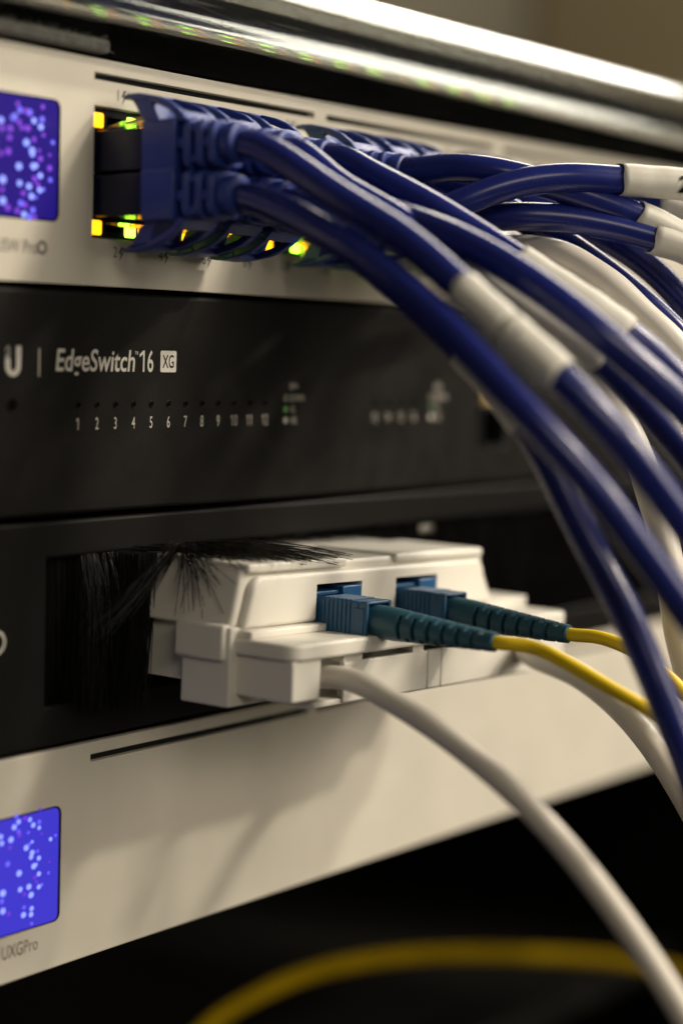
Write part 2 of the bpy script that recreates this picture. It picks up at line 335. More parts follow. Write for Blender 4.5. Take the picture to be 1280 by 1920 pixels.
# round-bottomed u mark, its left arm breaking up into small squares
bm = bmesh.new()
arc = [(-2.0*math.cos(math.pi*i/16), -2.0*math.sin(math.pi*i/16)) for i in range(17)]; arc2 = [(-0.75*math.cos(math.pi*i/16), -1.0*math.sin(math.pi*i/16)) for i in range(17)]
for (a, b), (c, d) in zip(zip(arc, arc[1:]), zip(arc2, arc2[1:])):
    bm.faces.new([bm.verts.new((-14.4+p[0], Y, 118.2+p[1])) for p in (a, b, d, c)])
bm.faces.new([bm.verts.new((-14.4+p[0], Y, p[1])) for p in ((0.75, 118.2), (2.0, 118.2), (2.0, 121.9), (0.75, 121.9))])
bm.faces.new([bm.verts.new((-14.4+p[0], Y, p[1])) for p in ((-2.0, 118.2), (-0.75, 118.2), (-0.75, 119.6), (-2.0, 119.6))])
for i in range(9):
    x = -16.4+random.choice((0, .42, .85)); z = 119.7+0.45*(i//2); s = 0.34
    bm.faces.new([bm.verts.new(p) for p in ((x, Y, z), (x+s, Y, z), (x+s, Y, z+s), (x, Y, z+s))])
mesh_obj('logo_mark', bm, 'print', es)
boxo('divider_line', 'print_dim', es, -7.75, -7.4, Y, Y+0.05, 116.2, 121.5)
def hole(x, z, r, m='void'):
    bm = bmesh.new(); lathe(bm, (x, 0.12, z), (0, 1, 0), [(0.1, r+0.25), (0.0, r+0.12), (0.02, r), (0.17, r*0.95)], 16); mesh_obj('indicator_hole', bm, 'black2', es, smooth=True)
    bm = bmesh.new(); lathe(bm, (x, 0.105, z), (0, 1, 0), [(0, r*0.8), (0.05, r*0.8)], 14); mesh_obj('hole_shade_disc', bm, m, es)  # dark disc drawn in place of the hole's shaded depth
def numeral(tx, x, z, h):
    for j, ch in enumerate(tx):
        xc = x+(j-(len(tx)-1)/2)*1.15
        lettering(es, ch, xc, z, h, 'print_dim', 0.62, 0, 0.006, Y, 'CENTER')
        if ch == '1':
            bm = bmesh.new(); bm.faces.new([bm.verts.new((xc+a*h, Y-0.01, z+b*h)) for a, b in ((-.02, 1.0), (-.22, .82), (-.22, .68), (-.02, .84))]); mesh_obj('numeral_flag', bm, 'print_dim', es)
for i in range(12):
    x = 3.3+5.325*i
    hole(x, 110.75, 0.55)
    numeral(str(i+1), x, 105.95, 2.3)
hole(-14.5, 110.9, 1.3)
def legend(x, top):
    lettering(es, top, x+1.2, 113.5, 1.5, 'print_dim', 0.75, 0, 0.006, Y)
    for i, (tx, m) in enumerate((('DOWN', 'bar'), ('1G', None), ('10G', 'print'))):
        z = 110.95-2.45*i
        bm = bmesh.new(); n = 16
        if i == 0:
            for k in range(n):
                a0, a1 = 2*math.pi*k/n, 2*math.pi*(k+1)/n
                bm.faces.new([bm.verts.new((x+r*math.cos(a), Y, z+0.75+r*math.sin(a))) for r, a in ((0.5, a0), (0.75, a0), (0.75, a1), (0.5, a1))])
        else: bm.faces.new([bm.verts.new((x+0.75*math.cos(2*math.pi*k/n), Y, z+0.75+0.75*math.sin(2*math.pi*k/n))) for k in range(n)])
        mesh_obj('legend_dot', bm, ('print_dim', mat('legend_green', (0.12, 0.4, 0.08) if x < 100 else (0.10, 0.17, 0.08), 0.5), 'print')[i], es)
        lettering(es, tx, x+1.4, z, 1.5, 'print_dim', 0.72, 0, 0.008, Y)
legend(69.2, 'SFP+'); legend(127.6, 'RJ45')
for i in range(4):
    hole(103.6+5.4*i, 110.6, 0.55); numeral(str(13+i), 103.6+5.4*i, 105.9, 2.2)

# --- brush panel
ZP0, ZP1 = U+0.5, 2*U-0.3
bp = thing('brush_panel', 'black rack brush panel with bristles parted by the white terminal', 'brush panel')
SX0, SX1, SZ0, SZ1 = -5.0, 330.0, 52.7, 81.4
bm = bmesh.new(); plate(bm, X0, X1, ZP0, ZP1, [(SX0, SX1, SZ0, SZ1)], -0.4, 1.6); mesh_obj('frame', bm, 'black2', bp, bevel=0.7, seg=3)
boxo('flange', 'black2', bp, X0+4, X1-4, 1.7, 14, ZP0+0.2, ZP0+1.6); boxo('flange', 'black2', bp, X0+4, X1-4, 1.7, 14, ZP1-1.6, ZP1-0.2)
boxo('bristle_holder', 'black2', bp, SX0-3, SX1+3, 1.8, 6.0, SZ1-0.3, SZ1+4.2)
bm = bmesh.new()
for i in range(28):
    a0, a1 = 2*math.pi*i/28, 2*math.pi*(i+1)/28
    bm.faces.new([bm.verts.new((-18.3+r*math.cos(a), -0.46, 66.6+r*math.sin(a))) for r, a in ((1.7, a0), (2.3, a0), (2.3, a1), (1.7, a1))])
mesh_obj('ring_mark', bm, 'print', bp)
boxo('glint_piece', 'steel', bp, 125.5, 131.0, 0.6, 1.6, SZ1-3.0, SZ1-1.4, 0.2)  # small bright steel piece added for the glint inside the slot

# --- gateway (bottom, pale)
ZG0, ZG1 = 0.3, U-0.6
gw = thing('network_gateway', 'pale silver gateway with bright blue touchscreen, lowest unit in the rack', 'gateway')
unit(gw, ZG0, ZG1, 'silver', bevel=0.35, face_holes=[(a, b, 39.85, 41.3) for a, b in ((8.4, 80.1), (83.7, 155), (158.6, 230))])
boxo('chassis', 'black2', gw, X0+6, X1-6, 2.1, 260, ZG0+0.3, ZG1-0.4)
for a, b in ((8.4, 80.1), (83.7, 155), (158.6, 230)):
    bm = bmesh.new(); prism(bm, rrect(a-.5, b+.5, 39.4, 41.7, 0.3, 3), 'y', 2.02, 2.09); mesh_obj('accent_bar', bm, 'bar', gw)
screen(gw, 0.15, 9.6, 32.7, 'scrB', dL)
lettering(gw, 'UXG', -15.6, 5.2, 2.6, 'ink', 0.72, 0, 0.006); lettering(gw, 'Pro', -9.7, 5.2, 2.6, 'ink', 0.72, 0, -0.008)

# --- top unit with clear bar
tp = thing('rack_panel', 'black panel carrying a clear acrylic tube above the pale switch', 'rack panel')
boxo('face', 'void', tp, X0, X1, 2.3, 5, 178.1, 195.0, 0.3)
boxo('tray', 'black2', tp, X0+4, X1-4, 5.1, 250, 178.4, 180.0)
bm = bmesh.new()
prof = [(-7.0+8.5*math.cos(math.radians(a)), 191.2+8.5*math.sin(math.radians(a))) for a in range(0, 360, 6)]
n_ = len(prof); inn = [(-7.0+(p[0]+7.0)*0.74, 191.2+(p[1]-191.2)*0.74) for p in prof]
RR = [[bm.verts.new((x, p[0], p[1])) for p in pr] for x in (X0, X1) for pr in (prof, inn)]
for i in range(n_):
    j = (i+1) % n_
    for A_, B_ in ((RR[0], RR[2]), (RR[1], RR[3]), (RR[0], RR[1]), (RR[2], RR[3])): bm.faces.new((A_[i], A_[j], B_[j], B_[i]))
mesh_obj('clear_tube', bm, 'acrylic', tp, smooth=True)
fs = thing('felt_strip', 'grey frayed felt strip stuck under the black panel edge', 'strip')
bm = bmesh.new(); box(bm, X0, 8.5, -2.0, 2.2, 178.2, 180.9); mesh_obj('felt', bm, 'felt', fs, bevel=0.9, seg=3)
bm = bmesh.new()
for i in range(160):
    x = random.uniform(-30, 10.5); z = 180.8+random.uniform(-.4, .3)
    if x > 8: z = random.uniform(178.4, 180.9)
    p = Vector((x, random.uniform(-1.9, 1), z)); d = Vector((random.uniform(-.4, 1.), random.uniform(-.6, .2), random.uniform(.1, 1.))).normalized()*random.uniform(.4, 1.3)
    if x > 8: p.x = 8.2; d = Vector((1, random.uniform(-.4, .4), random.uniform(-.5, .5))).normalized()*random.uniform(.5, 2.2)
    tube(bm, [p, p+d*.5+Vector((0, 0, .1)), p+d], 0.07, 3)
o = mesh_obj('loose_fibres', bm, 'felt', fs); o['kind'] = 'stuff'

# ------------------------------------------------------------------ optical terminal standing out of the brush
ont = thing('optical_terminal', 'white plastic fibre terminal box poking out through the brush panel', 'optical terminal')
OX, OY, OZ = 13.6, -30.0, 53.9
TILT = math.radians(1.7)
ont.location = (OX*MM, 0, OZ*MM); ont.rotation_euler = (0, TILT, 0)
boxo('rear_base', 'ont', ont, 3.0, 108.0, -18.3, 70, 3.6, 15.0, 0.5)
bm = bmesh.new(); box(bm, 0.3, 111.0, -30.0, -18.0, 0.0, 15.4); mesh_obj('lower_frame', bm, 'ont', ont, bevel=0.35)
for ua, ub in ((-0.9, 9.0),): boxo('side_clip', 'ont', ont, ua, ub, -29.0, -16.8, 8.9, 15.9 if ua < 0 else 14.0, 0.7, 3)
def housing_prof(ins):
    # left foot, left shoulder, right shoulder, right foot (u, w) with rounded shoulders
    L0, L1, R1, R0 = (0.9+ins, 15.0), (3.2+ins, 27.0-ins), (91.5-ins, 27.0-ins), (96.6-ins*1.3, 15.0)
    r = 3.2; pts = [L0]
    for k in range(7):
        t = math.radians(180-15*k); pts.append((L1[0]+r+r*math.cos(t)*1.0, L1[1]-r+r*math.sin(t)))
    for k in range(7):
        t = math.radians(90-15*k); pts.append((R1[0]-r+r*math.cos(t), R1[1]-r+r*math.sin(t)))
    pts.append(R0); return pts
def cut(o, boxes):
    bm = bmesh.new()
    for b in boxes: box(bm, *b)
    c = mesh_obj('cutter', bm, 'ont'); c.parent = o.parent
    md = o.modifiers.new('cut', 'BOOLEAN'); md.object = c; md.operation = 'DIFFERENCE'; md.solver = 'EXACT'
    bpy.context.view_layer.update(); dg = bpy.context.evaluated_depsgraph_get()
    me = bpy.data.meshes.new_from_object(o.evaluated_get(dg)); o.modifiers.clear(); o.data = me
    bpy.data.objects.remove(c)
SCP = [(25.7, 41.4), (53.9, 69.8)]          # u ranges of the two openings
SCW = (12.9, 22.6)
cuts = [(a, b, -60, -14, SCW[0], SCW[1]) for a, b in SCP]
bm = bmesh.new(); prism(bm, housing_prof(0), 'y', -29.2, 70); h = mesh_obj('housing', bm, 'ont', ont, bevel=0.9, seg=4, angle=50); cut(h, cuts)
bm = bmesh.new(); prism(bm, housing_prof(1.9), 'y', -31.2, -29.0); h = mesh_obj('front_panel', bm, 'ont', ont, bevel=1.3, seg=5, angle=50); cut(h, cuts)
for p in h.data.polygons: p.use_smooth = True
h.data.set_sharp_from_angle(angle=math.radians(40))
boxo('top_ridge', 'ont', ont, 4.5, 37.0, -30.4, -8, 25.6, 27.5, 0.6, 3)
boxo('top_ridge', 'ont', ont, 55.0, 90.0, -30.4, -8, 25.6, 27.6, 0.9, 3)
# the ledge in front of the sockets
bm = bmesh.new(); prism(bm, rrect(1.8, 106.5, -44.2, -24, 3.2, 6), 'z', 10.2, 13.4); mesh_obj('ledge', bm, 'ont', ont, bevel=0.6, seg=3)
boxo('ledge_step', 'ont', ont, 2.4, 29.0, -33.4, -29.5, 13.3, 14.9, 0.4); boxo('ledge_step', 'ont', ont, 45.5, 96, -33.4, -29.5, 13.3, 14.9, 0.4)
boxo('corner_box', 'ont', ont, 2.7, 11.6, -43.4, -29.9, 2.3, 10.15, 0.35); boxo('corner_box', 'ont', ont, 94.5, 106.0, -43.4, -29.9, 2.8, 10.15, 0.35)
bm = bmesh.new()
for a, b in ((20.5, 50.1), (50.5, 55.2), (55.6, 91.5)): box(bm, a, b, -42.6, -41.2, 0.6, 8.6)
box(bm, 20.5, 91.5, -42.3, -41.0, 0.7, 4.0)
mesh_obj('front_skirt', bm, 'ont', ont, bevel=0.25)
boxo('skirt_floor', 'ont', ont, 12, 94, -42.0, -29.9, 0.2, 1.4, 0.3)
for a, b in ((20.7, 27), (45, 49), (62, 91.3)): boxo('skirt_rib', 'ont', ont, a, b, -42.2, -38, 8.5, 10.25)
# adapters
for a, b in SCP:
    bm = bmesh.new(); c = (a+b)/2
    plate(bm, a+0.15, b-0.15, SCW[0]+0.1, SCW[1]-1.6, [(a+1.0, a+10.5, SCW[0]+0.6, SCW[1]-2.4)], -30.6, -16)
    ad = mesh_obj('adapter', bm, 'adapter', ont, bevel=0.25)
    boxo('key_block', 'adapter', ad, a+8.6, b-0.5, -31.6, -20, SCW[1]-3.6, SCW[1]-0.75, 0.3)
    boxo('socket_back', 'void', ad, a+0.2, b-0.2, -15.9, -15, SCW[0]+0.2, SCW[1]-0.2)

def O2W(u, y, wv):    # point of the terminal in rack coordinates (mm)
    return Vector((OX+u*math.cos(TILT)+wv*math.sin(TILT), y, OZ-u*math.sin(TILT)+wv*math.cos(TILT)))

# ------------------------------------------------------------------ fibre patch cords
def sc_cord(label, u0, waypoints, dz=0.0, bend=(0, 0)):
    t = thing('fibre_patch_cord', label, 'fibre cord', 'fibre cords plugged into the white terminal')
    u1 = u0+8.6; w0, w1 = 12.45, 20.1
    A = O2W(u0, 0, w0); 
    def bx(bm, a, b, y0, y1, c, d):
        vs = box(bm, a, b, y0, y1, c, d)
        for v in vs: v.co = O2W(v.co.x, v.co.y, v.co.z)
    bm = bmesh.new(); bx(bm, u0, u1, -40.9, -20.0, w0, w1)
    # hollow end frame
    bx(bm, u0, u0+0.75, -43.0, -40.9, w0, w1); bx(bm, u1-0.75, u1, -43.0, -40.9, w0, w1)
    bx(bm, u0+0.75, u1-0.75, -43.0, -40.9, w1-0.6, w1); bx(bm, u0+0.75, u1-0.75, -43.0, -40.9, w0, w0+0.6)
    body = mesh_obj('connector_body', bm, 'sc', t, bevel=0.25)
    for i in range(7):        # finger ribs, left side and top
        y = -32.2-1.05*i
        bm = bmesh.new(); bx(bm, u0-0.28, u0+0.3, y-0.5, y, w0+0.5, w1-0.25); bx(bm, u0+0.2, u1-0.4, y-0.5, y, w1-0.3, w1+0.22); mesh_obj('grip_rib', bm, 'sc', body, bevel=0.12)
    bm = bmesh.new(); bx(bm, u0-0.2, u0+0.3, -42.3, -39.9, w0+1.2, w1-1.4); mesh_obj('latch_window', bm, 'sc', body, bevel=0.1)
    # tapered boot with alternating cuts
    c = O2W((u0+u1)/2, -39.5, (w0+w1)/2-0.1); end = Vector((c.x-0.3+bend[0], -70.4, c.z-1.3+bend[1])); ax = end-c; L = ax.length
    rings = []
    nr = 300
    slots = []
    for i in range(6): slots.append((10.2+3.3*i, 0)); slots.append((11.9+3.3*i, 1))
    for i in range(nr+1):
        tt = L*i/nr
        base = 3.35 if tt < 7.5 else 3.35-(tt-7.5)/(L-7.5)*1.45
        def rf(th, tt=tt, base=base):
            r = base
            for s0, side in slots:
                f = abs(tt-s0)
                if f < 0.5:
                    # slots cover the flanks, alternate ones the top and bottom
                    a = math.cos(2*th) if side == 0 else -math.cos(2*th)
                    k = smooth01((a+0.1)/0.2)*(1-smooth01((f-0.30)/0.16))
                    r -= k*min(1.0, base*0.36)
            return r
        rings.append((tt, rf))
    rings.append((L+0.15, 1.45))
    bm = bmesh.new(); lathe(bm, c, ax, rings, 36); mesh_obj('boot', bm, 'scboot', t, smooth=True, angle=50)
    path = spline([c+ax*0.85, end, end+ax.normalized()*1.5]+[at(*p) for p in waypoints], 1.2)
    bm = bmesh.new(); tube(bm, path, 1.4, 14); mesh_obj('jacket', bm, 'yellow', t, smooth=True)
    return t
sc_cord('yellow fibre cord with blue plug in the socket above the white cable exit', 26.7, [(1000, 1213, 379), (1080, 1253, 375), (1150, 1294, 372), (1225, 1338, 370), (1300, 1400, 370), (1400, 1500, 372)])
sc_cord('yellow fibre cord with blue plug in the far socket of the white terminal', 55.1, [(1120, 1194, 400), (1190, 1222, 395), (1260, 1278, 390), (1330, 1350, 388), (1400, 1430, 386)], bend=(0.2, -0.5))

# ------------------------------------------------------------------ white cables of the terminal
def plain_cable(name, label, cat, pts, r, m, group=None, wob=0.0, n=16):
    t = spline(pts, 1.2); ph = random.random()*9
    bm = bmesh.new(); tube(bm, t, (lambda k: r*(1+wob*math.sin(k*0.35+ph)*math.sin(k*0.11+ph))) if wob else r, n)
    o = mesh_obj(name, bm, m, smooth=True); o['label'] = label; o['category'] = cat
    if group: o['group'] = group
    return o
plain_cable('white_cable', 'thick white cable leaving the terminal skirt beside its corner box', 'cable',
            [O2W(16, -30.5, 5.6), O2W(16, -38, 5.6), at(650, 1272, 383), at(740, 1318, 373), at(840, 1384, 363), at(950, 1474, 353), at(1050, 1577, 345), at(1140, 1690, 339), at(1220, 1805, 335), at(1300, 1935, 332), at(1400, 2120, 330)], 2.3, 'white')
plain_cable('white_cable', 'thick white cable leaving the terminal under the yellow fibre cord', 'cable',
            [O2W(92.8, -31, 6.4), O2W(92.8, -37, 6.4), at(1005, 1232, 435), at(1080, 1264, 424), at(1160, 1326, 412), at(1220, 1395, 404), at(1275, 1480, 398), at(1340, 1600, 394)], 2.75, 'white')

# ------------------------------------------------------------------ blue patch cables
def rib_sec(bm, hx, zc, hz, y0, y1):
    prism(bm, rrect(-hx, hx, zc-hz, zc+hz, min(hx, hz)*0.45, 3), 'y', y0, y1)
_boot = {}
def boot_meshes(kind):
    """plug, boot and release tab for a plug at x=0 whose cable axis is z=0 (tab up)"""
    if kind in _boot: return _boot[kind]
    pl = bmesh.new(); box(pl, -5.8, 5.8, -12.5, 11, -4.6, 3.4); la = bmesh.new(); prism(la, [(9, 3.6), (-9, 6.0), (-13, 6.6), (-13, 5.7), (-8.6, 5.0), (8, 3.45)], 'x', -2.1, 2.1)
    bt = bmesh.new()
    prism(bt, rrect(-5.95, 5.95, -5.4, 4.7, 0.8, 3), 'y', -19.6, -11.4)
    # strain relief: core with ribs joined alternately at the middle and at the edges
    prism(bt, rrect(-3.2, 3.2, -3.2, 3.2, 1.6, 4), 'y', -30.6, -19.5)
    for i, (y, hx, hz) in enumerate(((-21.9, 5.4, 4.9), (-24.6, 5.0, 4.6), (-27.3, 4.6, 4.3))):
        rib_sec(bt, hx, -0.2, hz, y-0.85, y+0.75)
        if i % 2 == 0: box(bt, -hx+0.15, hx-0.15, y+0.6, y+2.2, -1.0, 1.0)
        else: box(bt, -hx+0.15, hx-0.15, y+0.6, y+2.2, 1.9, hz-0.9); box(bt, -hx+0.15, hx-0.15, y+0.6, y+2.2, -hz+0.9, -2.3)
    lathe(bt, (0, -28.3, 0), (0, -1, 0), [(0, 3.4), (0.15, 3.9), (2.8, 3.9), (3.2, 3.6)], 24)
    # release tab: arched strap from the hooked tip back down to the strain relief, open in the middle
    tb = bmesh.new()
    top = [(-3.9, 10.1), (-6.0, 10.3), (-8.5, 10.2), (-11.5, 9.7), (-14.5, 9.0), (-17.5, 7.9), (-20.0, 6.3), (-21.8, 4.4)]
    bot = [(-4.0, 9.3), (-6.0, 9.2), (-8.0, 8.9), (-11.2, 8.4), (-14.2, 7.6), (-16.8, 6.6), (-18.9, 5.2), (-20.2, 3.8)]
    hw = [2.9, 3.3, 3.7, 4.2, 4.6, 4.9, 5.0, 5.0]
    def strap(sel, xa, xb):
        rows = []
        for k in sel:
            a, b, h = top[k], bot[k], hw[k]
            x0, x1 = xa(h), xb(h)
            rows.append([tb.verts.new((x0, *a)), tb.verts.new((x1, *a)), tb.verts.new((x1, *b)), tb.verts.new((x0, *b))])
        for p, q in zip(rows, rows[1:]):
            for i in range(4): tb.faces.new((p[i], p[(i+1) % 4], q[(i+1) % 4], q[i]))
        tb.faces.new(rows[0]); tb.faces.new(rows[-1][::-1])
    strap((0, 1, 2, 3), lambda h: -h, lambda h: h)
    strap((3, 4, 5, 6), lambda h: -h, lambda h: -h+1.5); strap((3, 4, 5, 6), lambda h: h-1.5, lambda h: h)
    strap((6, 7), lambda h: -h, lambda h: h)
    # hooked web joining the strap to the block
    web = [(-6.2, 9.3), (-7.6, 8.6), (-8.6, 7.4), (-9.4, 5.8), (-11.5, 4.5), (-14.6, 4.5), (-13.4, 6.4), (-12.4, 8.6)]
    prism(tb, web, 'x', -4.3, 4.3)
    for s in (-1, 1):
        a, b = (3.7, 4.7) if s > 0 else (-4.7, -3.7)
        prism(tb, [(-18.6, 4.5), (-19.6, 4.4), (-20.4, 5.4), (-18.2, 7.0)], 'x', a, b)
    out = []
    for nm, bm, bev in (('plug', pl, .3), ('latch', la, .1), ('boot', bt, .35), ('release_tab', tb, .3)):
        bmesh.ops.recalc_face_normals(bm, faces=bm.faces); me = bpy.data.meshes.new(nm); bm.to_mesh(me); bm.free()
        for v in me.vertices: v.co = v.co*MM
        for p in me.polygons: p.use_smooth = True
        me.set_sharp_from_angle(angle=math.radians(40))
        me.materials.append(M[nm] if nm in ('plug', 'latch') else M['boot' if kind == 'blue' else 'white'])
        out.append((nm, me, bev))
    _boot[kind] = out; return out
def patch(label, cx, top, pts, tape=None, text=None, kind='blue', r=2.95, group='patch cables plugged into the pale switch', m=None, wob=0.0, textoff=0.0):
    t = thing('patch_cable', label, 'patch cable', group)
    zc = 160.3 if top else 150.6
    bo = None; jx, jy, jz = (math.radians(random.uniform(-1.1, 1.1)) for _ in range(3))
    for nm, me, bev in boot_meshes(kind):
        o = bpy.data.objects.new(nm, me); COL.objects.link(o); o.parent = bo if nm == 'release_tab' else t
        if nm == 'boot': bo = o
        if nm != 'release_tab':
            o.location = (cx*MM, 0, zc*MM)
            o.rotation_euler = (jx, (0 if top else math.pi)+jy, jz)
        bv = o.modifiers.new('bevel', 'BEVEL'); bv.width = bev*MM; bv.segments = 2; bv.limit_method = 'ANGLE'; bv.angle_limit = math.radians(40)
    path = spline([(cx, -27, zc), (cx, -33.5, zc-0.1)]+[at(*p) if len(p) == 3 else Vector(p[1:]) for p in pts], 1.3)
    ph = random.random()*9
    path = [p+Vector((math.sin(k*.13+ph), math.sin(k*.19+2*ph), math.sin(k*.11+3*ph)))*(0.22*min(1, k/12)) for k, p in enumerate(path)]
    bm = bmesh.new(); fr = tube(bm, path, (lambda k: r*(1+wob*math.sin(k*0.45+ph)*math.sin(k*0.17+ph))) if wob else r, 20)
    mesh_obj('jacket', bm, m or ('blue' if kind == 'blue' else 'crinkle'), t, smooth=True)
    if tape:
        for (qa, qb) in tape:
            def near(q):
                tgt = at(q[0], q[1], q[2]); return min(range(len(fr)), key=lambda i: (fr[i][0]-tgt).length)
            a, b = near(qa), near(qb)
            bm = bmesh.new(); n = 24; R = []
            seg = fr[a:b+1]
            for k, (p, T, N, B) in enumerate(seg):
                rr = r+0.28+(0.22 if qa != tape[0][0] else 0)+0.10*math.sin(k*0.9+ph)*math.sin(k*0.37)
                R.append([bm.verts.new(p+T*(0.35*math.sin(3*2*math.pi*i/n+ph) if k in (0, len(seg)-1) else 0)+(N*math.cos(2*math.pi*i/n)+B*math.sin(2*math.pi*i/n))*(rr+(0.25 if i == 5 else 0))) for i in range(n)])
            for p, q in zip(R, R[1:]):
                for i in range(n): bm.faces.new((p[i], p[(i+1) % n], q[(i+1) % n], q[i]))
            tp_ = mesh_obj('label_tape', bm, 'tape', t, smooth=True, angle=60)
            sd = tp_.modifiers.new('thick', 'SOLIDIFY'); sd.thickness = 0.15*MM; sd.offset = 1
            if text and qb == tape[-1][1]:
                tm = text_bm(text[0], text[1]/0.69, 0.85, 0, 0.02, 'CENTER')
                bmesh.ops.triangulate(tm, faces=tm.faces); bmesh.ops.subdivide_edges(tm, edges=tm.edges, cuts=2, use_grid_fill=True)
                mid = near(text[2]); p, T, N, B = fr[mid]
                view = (CAM-p); view = (view-T*view.dot(T)).normalized(); side = T.cross(view)
                if side.dot(Vector((0, 0, 1))) < 0: side = -side
                rr = r+0.66; hh = text[1]/2
                for v in tm.verts:
                    s = v.co.x; ang = (v.co.y-hh+textoff)/rr
                    v.co = p+T*s+view*(rr*math.cos(ang))+side*(rr*math.sin(ang))
                mesh_obj('lettering', tm, 'bar', tp_)
    return t
patch('blue patch cable in port 1, white tape with a dark mark around it', cols[0], True,
      [(640, 374, 357), (760, 450, 350), (850, 526, 345), (950, 614, 341), (1050, 706, 338), (1150, 815, 337), (1290, 990, 340), (1400, 1150, 345)], tape=[((858, 534, 344), (952, 616, 341)), ((948, 612, 341), (1046, 702, 338))], text=('1', 3.0, (972, 634, 340)))
patch('blue patch cable in port 2, running below the taped cable of port 1', cols[0], False,
      [(620, 444, 357), (700, 494, 351), (800, 576, 344), (890, 664, 339), (1000, 786, 335), (1100, 900, 334), (1200, 1028, 335), (1290, 1150, 337), (1400, 1320, 340)])
patch('blue patch cable in port 3, long white tape wrap', cols[1], True,
      [(640, 350, 375), (740, 412, 370), (850, 489, 366), (1000, 588, 362), (1125, 674, 361), (1200, 748, 361), (1290, 855, 362), (1400, 1010, 364)], tape=[((868, 501, 366), (1122, 672, 361))])
patch('blue patch cable in port 4, hanging straight down in front of the yellow fibres', cols[1], False,
      [(610, 425, 373), (700, 498, 369), (800, 590, 364), (875, 668, 361), (950, 752, 359), (1015, 840, 357), (1062, 930, 356), (1110, 1030, 354), (1180, 1168, 352), (1240, 1308, 350), (1290, 1440, 350), (1340, 1600, 350)], tape=[((868, 662, 361), (985, 797, 358))])
patch('blue patch cable in port 5, white tape resting on its neighbour', cols[2], True,
      [(700, 333, 385), (800, 386, 380), (960, 480, 374), (1080, 558, 371), (1180, 632, 371), (1290, 735, 373), (1400, 860, 376)], tape=[((972, 487, 374), (1172, 626, 371))])
patch('blue patch cable in port 6, no tape, beneath the port 5 cable', cols[2], False,
      [(690, 388, 380), (745, 407, 374), (850, 447, 364), (960, 506, 356), (1060, 572, 351), (1130, 627, 349), (1280, 764, 350), (1400, 900, 352)])
patch('blue patch cable in port 9, white tape by the frame edge below the numbered tape', cols[4], True,
      [(860, 313, 408), (940, 322, 406), (1030, 345, 407), (1110, 374, 409), (1180, 402, 411), (1290, 455, 414), (1400, 530, 418)], tape=[((1185, 404, 411), (1330, 480, 415))])
patch('blue patch cable in port 10, white tape printed with a black 2', cols[4], False,
      [(800, 400, 404), (850, 386, 402), (910, 362, 402), (980, 343, 403), (1060, 335, 405), (1150, 338, 408), (1290, 345, 413), (1420, 370, 420)], tape=[((1156, 338, 408), (1400, 366, 419))], text=('2', 3.5, (1271, 344, 412)))
patch('blue patch cable in port 11, bare, curving behind the white cables', cols[5], True,
      [(830, 330, 422), (950, 395, 419), (1080, 468, 416), (1180, 542, 414), (1290, 656, 412), (1380, 800, 412)])
patch('blue patch cable in port 12, glossy, short white tape at its bend', cols[5], False,
      [(880, 410, 412), (960, 404, 409), (1060, 408, 409), (1150, 425, 410), (1222, 446, 411), (1300, 475, 413), (1400, 530, 416)], tape=[((1224, 447, 411), (1370, 510, 415))])
patch('blue patch cable in port 13, bare, behind the numbered tape', cols[6], True,
      [(900, 345, 434), (1050, 405, 430), (1190, 482, 425), (1290, 575, 421), (1380, 690, 420)])
patch('blue patch cable beyond the port group gap, far white tape behind the numbered one', cols[8], True,
      [(1000, 335, 460), (1120, 355, 450), (1220, 380, 445), (1320, 410, 442), (1420, 450, 440)], tape=[((1238, 386, 444), (1340, 418, 441))])
g2 = 'white cables among the blue ones'
patch('crinkled white patch cable arching over beside the taped blue cables', cols[7], False,
      [(930, 470, 425), (1000, 466, 414), (1060, 482, 408), (1130, 524, 403), (1200, 585, 400), (1290, 680, 398), (1400, 830, 398)], kind='white', r=3.1, group=g2, wob=0.06)
patch('white patch cable squeezed between the tape wraps and the arched white cable', cols[6], False,
      [(930, 485, 415), (1000, 512, 405), (1090, 562, 399), (1190, 632, 396), (1290, 722, 395), (1400, 860, 396)], kind='white', r=2.6, group=g2, wob=0.05)
patch('white patch cable dropping steeply behind the blue ones to the gateway', cols[9], False,
      [(960, 500, 440), (1030, 580, 424), (1090, 660, 415), (1150, 760, 410), (1200, 860, 407), (1240, 1000, 405), (1262, 1130, 404), (1300, 1300, 404)], kind='white', r=3.1, group=g2, wob=0.05)

